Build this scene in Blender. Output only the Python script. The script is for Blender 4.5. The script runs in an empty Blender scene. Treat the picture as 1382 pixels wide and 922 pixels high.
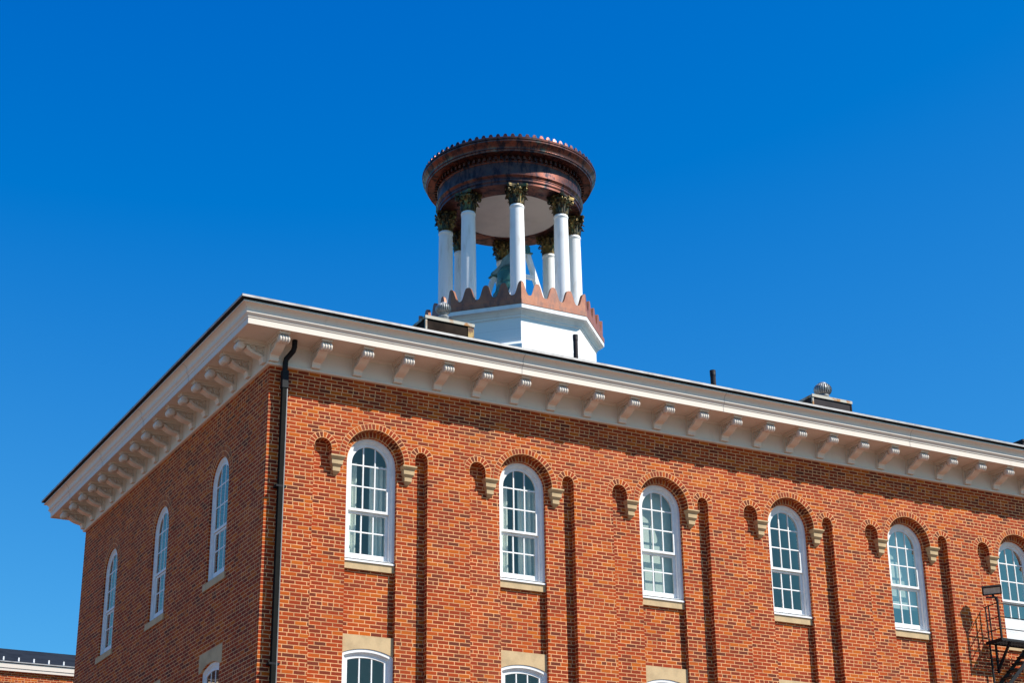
import bpy, bmesh, math, random
from math import sin, cos, pi, radians, atan2, acos, asin, sqrt, hypot, floor
from mathutils import Vector, Matrix
from mathutils.geometry import tessellate_polygon

random.seed(7)
S = bpy.context.scene
COL = S.collection
G = -12.8                      # ground level; z = 0 is the top of the brickwork

# ------------------------------------------------------------------ camera, sky, sun, exposure
def make_camera():
    yaw, pitch, roll = 0.5034, 0.3926, -0.0141
    f = Vector((sin(yaw)*cos(pitch), cos(yaw)*cos(pitch), sin(pitch)))
    r = Vector((cos(yaw), -sin(yaw), 0)); u = r.cross(f)
    c, s = cos(roll), sin(roll)
    r2 = c*r + s*u; u2 = -s*r + c*u
    m = Matrix((r2, u2, -f)).transposed().to_4x4()
    m.translation = Vector((-9.769, -26.405, -11.148))
    cd = bpy.data.cameras.new('camera'); co = bpy.data.objects.new('camera', cd)
    cd.sensor_fit = 'HORIZONTAL'; cd.sensor_width = 36.0; cd.lens = 2347.13/1382*36
    cd.clip_start = 0.1; cd.clip_end = 3000
    co.matrix_world = m; COL.objects.link(co); S.camera = co
make_camera()

SUN = Vector((1.0, -1.0, 1.375)).normalized()
W = bpy.data.worlds.new('World'); S.world = W; W.use_nodes = True
wn, wl = W.node_tree.nodes, W.node_tree.links
sky = wn.new('ShaderNodeTexSky'); sky.sky_type = 'NISHITA'; sky.sun_disc = False
sky.sun_elevation = asin(SUN.z); sky.sun_rotation = radians(135)
sky.altitude = 0; sky.air_density = 0.6; sky.dust_density = 0.0; sky.ozone_density = 5.0
def wmath(op, x, y):
    n = wn.new('ShaderNodeMath'); n.operation = op
    wl.new(x, n.inputs[0]); n.inputs[1].default_value = y; return n.outputs[0]
# tone of the air: a deeper, more saturated blue than the plain sky model
ws = wn.new('ShaderNodeSeparateColor'); wc = wn.new('ShaderNodeCombineColor'); wl.new(sky.outputs[0], ws.inputs[0])
for ch, off, pw, gain in ((0, 0.56, 0.95, 0.78*10/10**0.95), (1, 0.42, 0.8, 1.13*10/10**0.8), (2, 0.0, 0.5, 0.90*10/10**0.5)):
    wl.new(wmath('MULTIPLY', wmath('POWER', wmath('MAXIMUM', wmath('SUBTRACT', ws.outputs[ch], off), 0.0), pw), gain), wc.inputs[ch])
wl.new(wc.outputs[0], wn['Background'].inputs[0])
wn['Background'].inputs[1].default_value = 0.10
sd = bpy.data.lights.new('sun', 'SUN'); sd.energy = 5.0; sd.angle = radians(0.53); sd.color = (1.0, 0.945, 0.86)
so = bpy.data.objects.new('sun', sd); so.rotation_euler = SUN.to_track_quat('Z', 'Y').to_euler(); COL.objects.link(so)
S.view_settings.view_transform = 'Standard'; S.view_settings.look = 'None'
S.view_settings.exposure = 0.5; S.view_settings.gamma = 1.0

# ------------------------------------------------------------------ materials
class NB:
    def __init__(s, name):
        s.m = bpy.data.materials.new(name); s.m.use_nodes = True
        s.n, s.l = s.m.node_tree.nodes, s.m.node_tree.links
        s.b = s.n['Principled BSDF']
    def new(s, t, **k):
        x = s.n.new(t)
        for a, v in k.items(): setattr(x, a, v)
        return x
    def put(s, sock, v):
        if isinstance(v, bpy.types.NodeSocket): s.l.new(v, sock)
        else: sock.default_value = v
    def math(s, op, a, b=None, c=None):
        x = s.new('ShaderNodeMath', operation=op); s.put(x.inputs[0], a)
        if b is not None: s.put(x.inputs[1], b)
        if c is not None: s.put(x.inputs[2], c)
        return x.outputs[0]
    def mix(s, f, a, b):
        x = s.new('ShaderNodeMix', data_type='RGBA'); s.put(x.inputs[0], f)
        s.put(x.inputs[6], a if isinstance(a, bpy.types.NodeSocket) else (*a, 1) if len(a) == 3 else a)
        s.put(x.inputs[7], b if isinstance(b, bpy.types.NodeSocket) else (*b, 1) if len(b) == 3 else b)
        return x.outputs[2]
    def noise(s, scale, detail=4, rough=0.6, vec=None, stretch=None):
        if vec is None: vec = s.new('ShaderNodeTexCoord').outputs['Object']
        if stretch:
            mp = s.new('ShaderNodeMapping'); s.put(mp.inputs[0], vec); mp.inputs['Scale'].default_value = stretch; vec = mp.outputs[0]
        x = s.new('ShaderNodeTexNoise'); x.inputs['Scale'].default_value = scale
        x.inputs['Detail'].default_value = detail; x.inputs['Roughness'].default_value = rough
        s.put(x.inputs['Vector'], vec); return x.outputs[0]
    def smooth(s, v, a, b, lo=0.0, hi=1.0):
        x = s.new('ShaderNodeMapRange', interpolation_type='SMOOTHSTEP'); s.put(x.inputs[0], v)
        x.inputs[1].default_value = a; x.inputs[2].default_value = b; x.inputs[3].default_value = lo; x.inputs[4].default_value = hi
        return x.outputs[0]
    def ramp(s, v, stops):
        x = s.new('ShaderNodeValToRGB'); s.put(x.inputs[0], v); e = x.color_ramp.elements
        while len(e) < len(stops): e.new(0.5)
        for i, (p, c) in enumerate(stops): e[i].position = p; e[i].color = (*c, 1)
        return x.outputs[0]
    def bump(s, h, strength, dist):
        x = s.new('ShaderNodeBump'); x.inputs['Strength'].default_value = strength; x.inputs['Distance'].default_value = dist
        s.put(x.inputs['Height'], h); s.l.new(x.outputs[0], s.b.inputs['Normal'])
    def fin(s, color=None, rough=0.6, metal=0.0, spec=None):
        if color is not None: s.put(s.b.inputs['Base Color'], color if isinstance(color, bpy.types.NodeSocket) else (*color, 1))
        s.put(s.b.inputs['Roughness'], rough); s.put(s.b.inputs['Metallic'], metal)
        if spec is not None: s.b.inputs['Specular IOR Level'].default_value = spec
        return s.m

CH, BL = 0.0679, 0.2101        # course height, stretcher length (with joint)
BRICK_STOPS = [(0.0, (0.13, 0.024, 0.010)), (0.06, (0.18, 0.026, 0.008)), (0.28, (0.245, 0.027, 0.005)),
               (0.58, (0.325, 0.036, 0.004)), (0.84, (0.40, 0.058, 0.0035)), (1.0, (0.46, 0.096, 0.004))]
MORTAR = (0.78, 0.41, 0.19)

def brick_material(name, ring=False, tone=1.0):
    k = NB(name)
    uv = k.new('ShaderNodeUVMap'); sep = k.new('ShaderNodeSeparateXYZ'); k.l.new(uv.outputs[0], sep.inputs[0])
    u, v = sep.outputs[0], sep.outputs[1]
    wob = k.noise(9.0, 2, 0.5)
    wob2 = k.math('SUBTRACT', wob, 0.5)
    r = k.math('DIVIDE', k.math('MULTIPLY_ADD', wob2, 0.006, v), CH)
    row = k.math('FLOOR', r); fv = k.math('FRACT', r)
    if ring:
        dv = k.math('MULTIPLY', k.math('MINIMUM', fv, k.math('SUBTRACT', 1.0, fv)), CH)
        du = k.math('MINIMUM', u, k.math('SUBTRACT', 0.11, u))
        col = 0.0; d = k.math('MINIMUM', du, dv); half = 0.0080
    else:
        wn1 = k.new('ShaderNodeTexWhiteNoise', noise_dimensions='1D'); k.l.new(row, wn1.inputs['W'])
        # common bond: a course of headers after every seven of stretchers
        hd = k.math('COMPARE', k.math('FLOORED_MODULO', row, 8.0), 4.0, 0.1)
        ln = k.math('MULTIPLY_ADD', hd, -BL/2, BL)
        half_off = k.math('MULTIPLY', k.math('FLOORED_MODULO', row, 2.0), 0.5)
        jit = k.math('MULTIPLY', wn1.outputs[0], 0.16)
        un = k.math('ADD', k.math('DIVIDE', k.math('MULTIPLY_ADD', wob2, 0.012, u), ln), k.math('ADD', half_off, jit))
        col = k.math('FLOOR', un); fu = k.math('FRACT', un)
        dv = k.math('MULTIPLY', k.math('MINIMUM', fv, k.math('SUBTRACT', 1.0, fv)), CH)
        du = k.math('MULTIPLY', k.math('MINIMUM', fu, k.math('SUBTRACT', 1.0, fu)), ln)
        d = k.math('MINIMUM', du, dv); half = 0.0068
    cmb = k.new('ShaderNodeCombineXYZ'); k.put(cmb.inputs[0], col); k.l.new(row, cmb.inputs[1])
    wn2 = k.new('ShaderNodeTexWhiteNoise', noise_dimensions='2D'); k.l.new(cmb.outputs[0], wn2.inputs['Vector'])
    fine = k.noise(55.0, 5, 0.7); edge = k.noise(28.0, 3, 0.6)
    d2 = k.math('MULTIPLY_ADD', k.math('SUBTRACT', edge, 0.5), 0.006, d)
    brickmask = k.smooth(d2, half-0.0022, half+0.0022)
    patch = k.noise(0.55, 4, 0.6); pv = k.math('MULTIPLY', k.math('SUBTRACT', patch, 0.5), 0.55)
    pick = k.math('ADD', k.math('ADD', k.math('MULTIPLY_ADD', wn2.outputs[0], 1.08, -0.03), pv), k.math('MULTIPLY', k.math('SUBTRACT', fine, 0.5), 0.25))
    bc = k.ramp(pick, BRICK_STOPS)
    grime = k.smooth(k.noise(1.3, 6, 0.65, stretch=(1, 1, 0.35)), 0.52, 0.78, 0.0, 0.38)
    bc = k.mix(grime, bc, (0.15, 0.05, 0.025))
    bc = k.mix(k.smooth(k.noise(0.8, 5, 0.65, stretch=(1, 1, 0.6)), 0.50, 0.72, 0.0, 0.30), bc, (0.36, 0.080, 0.035))
    mc = k.mix(k.smooth(k.noise(2.2, 5, 0.6), 0.35, 0.7), MORTAR, tuple(c*0.66 for c in MORTAR))
    c = k.mix(brickmask, mc, bc)
    h = k.math('MULTIPLY_ADD', fine, 0.25, brickmask)
    k.bump(h, 0.55, 0.006)
    return k.fin(c, 0.88, spec=0.25)

def plain(name, c, rough=0.6, metal=0.0, var=0.15, scale=6.0, bump=0.0, spec=None, c2=None, lo=0.4, hi=0.7, stretch=None):
    k = NB(name)
    n = k.noise(scale, 5, 0.62, stretch=stretch)
    c2 = c2 or tuple(x*(1-var) for x in c)
    col = k.mix(k.smooth(n, lo, hi), c, c2)
    if bump: k.bump(k.noise(scale*6, 4, 0.6), bump, 0.01)
    return k.fin(col, rough, metal, spec)

M = {}
M['brick'] = brick_material('brickwork')
M['brick_ring'] = brick_material('rowlock brick', ring=True)
M['stone'] = plain('sandstone', (0.56, 0.40, 0.215), 0.85, var=0.22, scale=3.5, bump=0.15)
def trim_material():
    k = NB('cornice paint')
    st = k.smooth(k.noise(2.0, 6, 0.7, stretch=(3, 3, 0.7)), 0.56, 0.80, 0.0, 0.45)
    sp = k.smooth(k.noise(14.0, 5, 0.7), 0.66, 0.78, 0.0, 0.35)
    c = k.mix(st, (0.70, 0.62, 0.53), (0.44, 0.37, 0.30)); c = k.mix(sp, c, (0.36, 0.30, 0.25))
    k.bump(k.noise(40, 4, 0.6), 0.08, 0.01)
    return k.fin(c, 0.5, spec=0.3)
M['trim'] = trim_material()
M['white'] = plain('white window paint', (0.80, 0.80, 0.79), 0.45, var=0.10, scale=5.0, spec=0.35)
def siding_material():
    k = NB('white siding paint')
    uv = k.new('ShaderNodeTexCoord'); sep = k.new('ShaderNodeSeparateXYZ'); k.l.new(uv.outputs['Object'], sep.inputs[0])
    f = k.math('FRACT', k.math('DIVIDE', sep.outputs[2], 0.235)); ln = k.smooth(f, 0.0, 0.045)
    pat = k.smooth(k.noise(2.2, 3, 0.5, stretch=(1, 1, 0.4)), 0.46, 0.60)
    m = k.math('MAXIMUM', ln, pat)
    st = k.smooth(k.noise(3.0, 6, 0.7, stretch=(2, 2, 0.6)), 0.58, 0.8, 0, 0.3)
    c = k.mix(st, (0.80, 0.80, 0.79), (0.60, 0.58, 0.54)); c = k.mix(m, (0.62, 0.61, 0.6), c)
    k.bump(m, 0.25, 0.006)
    return k.fin(c, 0.5, spec=0.3)
M['siding'] = siding_material()
M['colpaint'] = plain('white column paint', (0.80, 0.80, 0.79), 0.5, c2=(0.66, 0.64, 0.60), scale=3.0, lo=0.52, hi=0.74, spec=0.3, stretch=(2.5, 2.5, 0.5))
M['ceiling'] = plain('ceiling plaster', (0.62, 0.56, 0.50), 0.8, var=0.12, scale=2.0)
def copper_material(name, a, b, dark, patina=(0.10, 0.16, 0.14), metal=0.75, pat=0.5):
    k = NB(name)
    n1 = k.noise(2.6, 6, 0.68); n2 = k.noise(7.0, 5, 0.7, stretch=(1, 1, 0.35)); n3 = k.noise(1.7, 5, 0.6)
    c = k.mix(k.smooth(n1, 0.35, 0.68), a, b)
    c = k.mix(k.smooth(n2, 0.46, 0.62), c, dark)
    c = k.mix(k.smooth(n3, 0.58, 0.74, 0, pat), c, patina)
    k.bump(k.noise(30, 4, 0.6), 0.08, 0.01)
    return k.fin(c, k.smooth(n2, 0.3, 0.8, 0.34, 0.58), metal)
M['copper'] = copper_material('aged copper', (0.21, 0.075, 0.05), (0.085, 0.042, 0.042), (0.03, 0.022, 0.03), metal=0.85, pat=0.65)
M['copper_new'] = copper_material('brown copper sheet', (0.38, 0.140, 0.062), (0.30, 0.098, 0.048), (0.20, 0.08, 0.05), metal=0.2, pat=0.1)
M['bronze'] = copper_material('gilded bronze', (0.22, 0.155, 0.055), (0.075, 0.06, 0.035), (0.035, 0.032, 0.025), (0.07, 0.10, 0.08), 0.85)
M['verdigris'] = copper_material('verdigris bronze', (0.05, 0.19, 0.17), (0.035, 0.13, 0.125), (0.02, 0.07, 0.07), (0.34, 0.46, 0.38), 0.1)
M['pale_green'] = plain('pale weathered yoke paint', (0.20, 0.29, 0.27), 0.55, var=0.4, scale=7.0)
M['roof'] = plain('dark roof sheet', (0.020, 0.024, 0.030), 0.8, var=0.4, scale=1.5, spec=0.1)
M['edge'] = plain('grey drip edge metal', (0.36, 0.35, 0.34), 0.5, 0.4, var=0.35, scale=4.0)
M['dark'] = plain('black shaded recess', (0.012, 0.012, 0.014), 0.8, var=0.2)
M['black_metal'] = plain('black painted metal', (0.009, 0.010, 0.013), 0.6, 0.0, var=0.3, scale=12, spec=0.2)
M['pipe_green'] = plain('dark green-black pipe paint', (0.006, 0.007, 0.0065), 0.75, 0.0, var=0.4, scale=8, spec=0.12)
M['rust'] = plain('rust stained zinc', (0.42, 0.40, 0.34), 0.7, 0.2, c2=(0.34, 0.16, 0.05), scale=4.0, lo=0.50, hi=0.62)
M['rust_post'] = plain('rusted sheet edge', (0.45, 0.30, 0.10), 0.7, 0.1, c2=(0.12, 0.05, 0.025), scale=7.0, lo=0.45, hi=0.6)
M['brown_sheet'] = plain('brown weathered sheet', (0.030, 0.020, 0.015), 0.85, 0.0, var=0.5, scale=3.0, spec=0.08)
M['slate_sheet'] = plain('dark grey sheet', (0.045, 0.037, 0.039), 0.8, 0.0, var=0.4, scale=3.0, spec=0.12)
M['galv'] = plain('galvanised steel', (0.33, 0.35, 0.36), 0.5, 0.4, var=0.5, scale=9.0)
M['cloth'] = plain('pale curtain cloth', (0.80, 0.83, 0.77), 0.9, var=0.12, scale=8.0, stretch=(6, 6, 0.4))
M['blind'] = plain('grey green roller blind', (0.46, 0.51, 0.48), 0.9, var=0.08, scale=2.0)
M['interior'] = plain('grey blue room paint', (0.46, 0.53, 0.54), 0.9, var=0.2, scale=1.0)
M['lens'] = plain('floodlight lens', (0.50, 0.47, 0.40), 0.3, 0.0, var=0.3, scale=20)
M['steel'] = plain('worn steel bar', (0.22, 0.21, 0.20), 0.45, 0.5, var=0.3, scale=8)
def glass_material(name, tint, refl, gtint):
    m = bpy.data.materials.new(name); m.use_nodes = True; n, l = m.node_tree.nodes, m.node_tree.links
    n.remove(n['Principled BSDF']); out = n['Material Output']
    t = n.new('ShaderNodeBsdfTransparent'); t.inputs[0].default_value = (*tint, 1)
    g = n.new('ShaderNodeBsdfGlossy'); g.inputs['Roughness'].default_value = 0.015; g.inputs[0].default_value = (*gtint, 1)
    fr = n.new('ShaderNodeFresnel'); fr.inputs[0].default_value = 1.52
    ad = n.new('ShaderNodeMath'); ad.operation = 'MULTIPLY_ADD'; ad.inputs[1].default_value = 0.30; ad.inputs[2].default_value = refl; ad.use_clamp = True
    l.new(fr.outputs[0], ad.inputs[0])
    tc = n.new('ShaderNodeTexCoord'); nz = n.new('ShaderNodeTexNoise'); nz.inputs['Scale'].default_value = 1.4; nz.inputs['Detail'].default_value = 1
    l.new(tc.outputs['Object'], nz.inputs['Vector'])
    bp = n.new('ShaderNodeBump'); bp.inputs['Strength'].default_value = 0.05; bp.inputs['Distance'].default_value = 0.05
    l.new(nz.outputs[0], bp.inputs['Height']); l.new(bp.outputs[0], g.inputs['Normal'])
    mx = n.new('ShaderNodeMixShader'); l.new(ad.outputs[0], mx.inputs[0]); l.new(t.outputs[0], mx.inputs[1]); l.new(g.outputs[0], mx.inputs[2])
    l.new(mx.outputs[0], out.inputs[0]); return m
M['glass'] = glass_material('window glass', (0.92, 0.97, 0.94), 0.095, (1.0, 0.80, 0.64))

# ------------------------------------------------------------------ mesh builder
class MB:
    def __init__(s): s.v = []; s.f = []; s.uv = []; s.mi = []; s.sm = []; s.cur = 0; s.smooth = False
    def face(s, pts, uv=None):
        i = len(s.v); s.v += [tuple(p) for p in pts]; s.f.append(tuple(range(i, i+len(pts)))); s.uv.append(uv); s.mi.append(s.cur); s.sm.append(s.smooth)
    def mesh(s, vs, fs, uvs=None):
        i = len(s.v); s.v += [tuple(p) for p in vs]
        for j, f in enumerate(fs):
            s.f.append(tuple(i+a for a in f)); s.uv.append(uvs[j] if uvs else None); s.mi.append(s.cur); s.sm.append(s.smooth)
    def box(s, x0, x1, y0, y1, z0, z1, T=None):
        p = [Vector(q) for q in ((x0,y0,z0),(x1,y0,z0),(x1,y1,z0),(x0,y1,z0),(x0,y0,z1),(x1,y0,z1),(x1,y1,z1),(x0,y1,z1))]
        if T is not None: p = [T @ q for q in p]
        s.mesh(p, [(0,3,2,1),(4,5,6,7),(0,1,5,4),(1,2,6,5),(2,3,7,6),(3,0,4,7)])
    def bar(s, a, b, w, h=None, up=Vector((0,0,1))):
        a, b = Vector(a), Vector(b); h = h or w; d = (b-a); L = d.length; d.normalize()
        if abs(d.dot(up)) > 0.98: up = Vector((0,1,0))
        r = d.cross(up).normalized(); u = r.cross(d)
        s.box(-w/2, w/2, 0, L, -h/2, h/2, Matrix((r, d, u)).transposed().to_4x4() if False else Matrix.Translation(a) @ Matrix((r, d, u)).transposed().to_4x4())
    def tube(s, pts, r, n=10, caps=True):
        pts = [Vector(p) for p in pts]; rings = []; prev = None
        for i, p in enumerate(pts):
            t = (pts[min(i+1, len(pts)-1)] - pts[max(i-1, 0)]).normalized()
            if prev is None: a = t.orthogonal().normalized()
            else: a = (prev - t*prev.dot(t)).normalized()
            prev = a; b = t.cross(a); rr = r[i] if isinstance(r, (list, tuple)) else r
            rings.append([p + (a*cos(2*pi*k/n) + b*sin(2*pi*k/n))*rr for k in range(n)])
        vs = [q for R in rings for q in R]; fs = []
        for i in range(len(pts)-1):
            for k in range(n):
                fs.append((i*n+k, i*n+(k+1) % n, (i+1)*n+(k+1) % n, (i+1)*n+k))
        if caps: fs += [tuple(reversed(range(n))), tuple(range((len(pts)-1)*n, len(pts)*n))]
        s.mesh(vs, fs)
    def lathe(s, prof, n=64, c=(0,0,0), close=False, a0=0.0):
        vs = []; m = len(prof); fs = []
        for k in range(n):
            a = a0 + 2*pi*k/n
            for r, z in prof: vs.append((c[0]+r*cos(a), c[1]+r*sin(a), c[2]+z))
        for k in range(n):
            k2 = (k+1) % n
            for j in range(m-1 if not close else m):
                j2 = (j+1) % m
                fs.append((k*m+j, k2*m+j, k2*m+j2, k*m+j2))
        s.mesh(vs, fs)
    def prism(s, poly, axis_pts, holes=None):
        """poly 2D (p,q) extruded: axis_pts = f(p,q,t) for t in (0,1)"""
        n = len(poly); A = [axis_pts(p, q, 0) for p, q in poly]; B = [axis_pts(p, q, 1) for p, q in poly]
        tri = tessellate_polygon([[Vector((p, q, 0)) for p, q in poly]])
        s.mesh(A+B, [tuple(t) for t in tri] + [tuple(n+i for i in reversed(t)) for t in tri] + [(i, i+n, (i+1) % n + n, (i+1) % n) for i in range(n)])
    def poly2d(s, outer, holes, place):
        loops = [[Vector((p, q, 0)) for p, q in outer]] + [[Vector((p, q, 0)) for p, q in h] for h in holes]
        flat = [v for L in loops for v in L]; tri = tessellate_polygon(loops)
        s.mesh([place(v.x, v.y) for v in flat], [tuple(t) for t in tri])
    def data(s, name, mats, merge=True):
        me = bpy.data.meshes.new(name); me.from_pydata([tuple(v) for v in s.v], [], s.f)
        for m in (mats if isinstance(mats, (list, tuple)) else [mats]): me.materials.append(m)
        uvl = me.uv_layers.new(name='UVMap')
        for p in me.polygons:
            p.material_index = s.mi[p.index]; p.use_smooth = s.sm[p.index]; cu = s.uv[p.index]
            nx, ny, nz = (abs(c) for c in p.normal)
            for j, li in enumerate(p.loop_indices):
                if cu: uvl.data[li].uv = cu[j]; continue
                v = me.vertices[me.loops[li].vertex_index].co
                if nz > 0.8: uvl.data[li].uv = (v.x, v.y)
                elif nx > ny: uvl.data[li].uv = (v.y, v.z)
                else: uvl.data[li].uv = (v.x, v.z)
        bm = bmesh.new(); bm.from_mesh(me)
        if merge: bmesh.ops.remove_doubles(bm, verts=bm.verts, dist=1e-5)
        bmesh.ops.recalc_face_normals(bm, faces=bm.faces)
        bm.to_mesh(me); bm.free(); return me

def wloc(o):
    l = Vector(o.location)
    return l if o.parent is None else wloc(o.parent) + l
def link(name, me, parent=None, loc=(0,0,0), rot=None, sc=None):
    """loc is in the parent's own space"""
    o = bpy.data.objects.new(name, me); COL.objects.link(o); o.location = loc
    if rot: o.rotation_euler = rot
    if sc: o.scale = sc
    if parent: o.parent = parent
    return o
def part(name, mb, mats, parent=None, loc=(0,0,0), merge=True):
    """mesh written in scene coordinates, child of an unrotated parent"""
    me = mb.data(name, mats, merge) if isinstance(mb, MB) else mb
    o = bpy.data.objects.new(name, me); COL.objects.link(o)
    if parent: o.parent = parent; o.location = Vector(loc) - wloc(parent)
    else: o.location = loc
    return o
def thing(name, label, cat, loc, group=None):
    o = bpy.data.objects.new(name, None); COL.objects.link(o); o.location = loc; o.empty_display_size = 0.3
    return tag(o, label, cat, group)
def tag(o, label, cat, group=None):
    o['label'] = label; o['category'] = cat
    if group: o['group'] = group
    return o
def arc(cx, cz, r, a0, a1, n):
    return [(cx+r*cos(a0+(a1-a0)*i/n), cz+r*sin(a0+(a1-a0)*i/n)) for i in range(n+1)]

# ------------------------------------------------------------------ ground (out of the frame below, bounces light)
g = MB(); g.box(-900, 900, -900, 900, G-0.5, G)
k = NB('lawn and gravel'); gm = k.fin(k.mix(k.smooth(k.noise(0.12, 6, 0.6), 0.4, 0.6), (0.15, 0.11, 0.06), (0.10, 0.085, 0.04)), 0.95)
o = part('ground', g, gm); o['kind'] = 'structure'
g = MB(); g.box(-45, 55, -40, 60, G, G+0.02); o = part('bounce_pavement', g, plain('warm bounce paving', (0.215, 0.125, 0.083), 0.9, var=0.2, scale=1.2)); o['kind'] = 'structure'  # unseen sheet added to bounce warm red light onto walls and soffit

# ------------------------------------------------------------------ brick building
LX, LY = 22.03, 11.35
D1, D2 = 0.14, 0.24
NB_BAYS = 7
BAYC = [2.01 + 3.0*i for i in range(NB_BAYS)]
LEFTC = [2.304, 5.675, 9.046]
HW = 0.478; SPR = -1.45; SILL = -3.355; LIN_T = -4.49; LIN_B = -4.815; SILL2 = -7.36
B = thing('brick_building', 'long red brick building with arched white windows and a bracketed cream cornice', 'building', (0, 0, G))

def panel_outline(xc):
    P = [(xc-1.143, -11.6), (xc+1.022, -11.6)]
    P += arc(xc+0.90, -1.275, 0.122, 0, pi, 10)
    P += [(xc+0.778, -1.43)]
    P += arc(xc, -1.43, 0.565, 0, pi, 22)
    P += [(xc-0.817, -1.43)]
    P += arc(xc-0.98, -1.317, 0.163, 0, pi, 12)
    return P
def strip_outline(xw):
    return [(xw-HW, -11.2), (xw+HW, -11.2)] + arc(xw, SPR, HW, 0, pi, 20)

wall = MB()
wall.poly2d([(0, G), (LX, G), (LX, 0.03), (0, 0.03)], [panel_outline(c) for c in BAYC], lambda x, z: (x, 0, z))
for c in BAYC:
    P = panel_outline(c); st = strip_outline(c+0.01)
    wall.poly2d(P, [st], lambda x, z: (x, D1, z))
    for i in range(len(P)):
        a, b = P[i], P[(i+1) % len(P)]
        wall.face([(a[0], 0, a[1]), (b[0], 0, b[1]), (b[0], D1, b[1]), (a[0], D1, a[1])])
    for i in range(len(st)):
        a, b = st[i], st[(i+1) % len(st)]
        wall.face([(a[0], D1, a[1]), (b[0], D1, b[1]), (b[0], 0.5, b[1]), (a[0], 0.5, a[1])])
    for z0, z1 in ((LIN_T+0.01, SILL-0.005), (-11.2, SILL2-0.01)):
        wall.face([(c+0.01-HW, D2, z0), (c+0.01+HW, D2, z0), (c+0.01+HW, D2, z1), (c+0.01-HW, D2, z1)])
# left end wall
lh = []
for yc in LEFTC:
    lh.append([(yc-HW, SILL+0.01), (yc+HW, SILL+0.01)] + arc(yc, SPR, HW, 0, pi, 20))
    lh.append([(yc-HW, SILL2), (yc+HW, SILL2), (yc+HW, LIN_B+0.02), (yc, LIN_B+0.12), (yc-HW, LIN_B+0.02)])
wall.poly2d([(0, G), (LY, G), (LY, 0.03), (0, 0.03)], lh, lambda y, z: (0, y, z))
for h in lh:
    for i in range(len(h)):
        a, b = h[i], h[(i+1) % len(h)]
        wall.face([(0, a[0], a[1]), (0, b[0], b[1]), (0.4, b[0], b[1]), (0.4, a[0], a[1])])
wall.face([(LX, 0, G), (LX, LY, G), (LX, LY, 0.03), (LX, 0, 0.03)])
wall.face([(0, LY, G), (LX, LY, G), (LX, LY, 0.03), (0, LY, 0.03)])
part('wall', wall, M['brick'], B, merge=False)
inner = MB()
inner.face([(0.9, 1.7, G), (LX-0.3, 1.7, G), (LX-0.3, 1.7, 0.0), (0.9, 1.7, 0.0)])
inner.face([(2.4, 1.8, G), (2.4, LY-0.3, G), (2.4, LY-0.3, 0.0), (2.4, 1.8, 0.0)])
part('partition_wall', inner, M['interior'], B)
fl = MB()
for z in (-0.1, -4.3, -8.4): fl.box(0.45, LX-0.3, 0.56, LY-0.3, z, z+0.08)
part('floor_slab', fl, M['interior'], B)

def ring_mesh(mb, cx, cz, r0, r1, y0, y1, n, place, a0=0.0, a1=pi):
    sub = 2; N = n*sub
    for i in range(N):
        A, Bb = a0+(a1-a0)*i/N, a0+(a1-a0)*(i+1)/N
        va, vb = CH*i/sub, CH*(i+1)/sub
        q = lambda r, a, y: place(cx+r*cos(a), y, cz+r*sin(a))
        w = 0.11
        mb.face([q(r0, A, y0), q(r1, A, y0), q(r1, Bb, y0), q(r0, Bb, y0)], [(0, va), (w, va), (w, vb), (0, vb)])
        mb.face([q(r0, A, y0), q(r0, Bb, y0), q(r0, Bb, y1), q(r0, A, y1)], [(0, va), (0, vb), (w, vb), (w, va)])
        mb.face([q(r1, A, y0), q(r1, A, y1), q(r1, Bb, y1), q(r1, Bb, y0)], [(0, va), (w, va), (w, vb), (0, vb)])
    for a, v in ((a0, 0), (a1, CH*n)):
        mb.face([q(r0, a, y0), q(r1, a, y0), q(r1, a, y1), q(r0, a, y1)], [(0.02, v+.02), (0.09, v+.02), (0.09, v+.03), (0.02, v+.03)])
ident = lambda x, y, z: (x, y, z)
def ring_data(parts):
    mb = MB()
    for p in parts: ring_mesh(mb, *p, ident)
    return mb.data('arch', M['brick_ring'])
big_ring = ring_data([(0, -1.43, 0.562, 0.672, -0.004, D1+0.004, 28)])
open_ring = ring_data([(0, SPR, HW-0.003, HW+0.107, D1-0.004, D1+0.1, 24)])
nar_l = ring_data([(0, -1.317, 0.160, 0.270, -0.004, D1+0.004, 10)])
nar_r = ring_data([(0, -1.275, 0.119, 0.229, -0.004, D1+0.004, 8)])
side_ring = ring_data([(0, SPR, HW-0.003, HW+0.094, -0.003, 0.12, 24), (0, SPR, HW+0.097, HW+0.192, -0.0045, 0.05, 28)])
for c in BAYC:
    for me, dx in ((big_ring, 0), (open_ring, 0.01), (nar_l, -0.98), (nar_r, 0.90)):
        link('arch', me, B, (c+dx, 0, -G))
for yc in LEFTC:
    link('arch', side_ring, B, (0, yc, -G), (0, 0, -pi/2))

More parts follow.
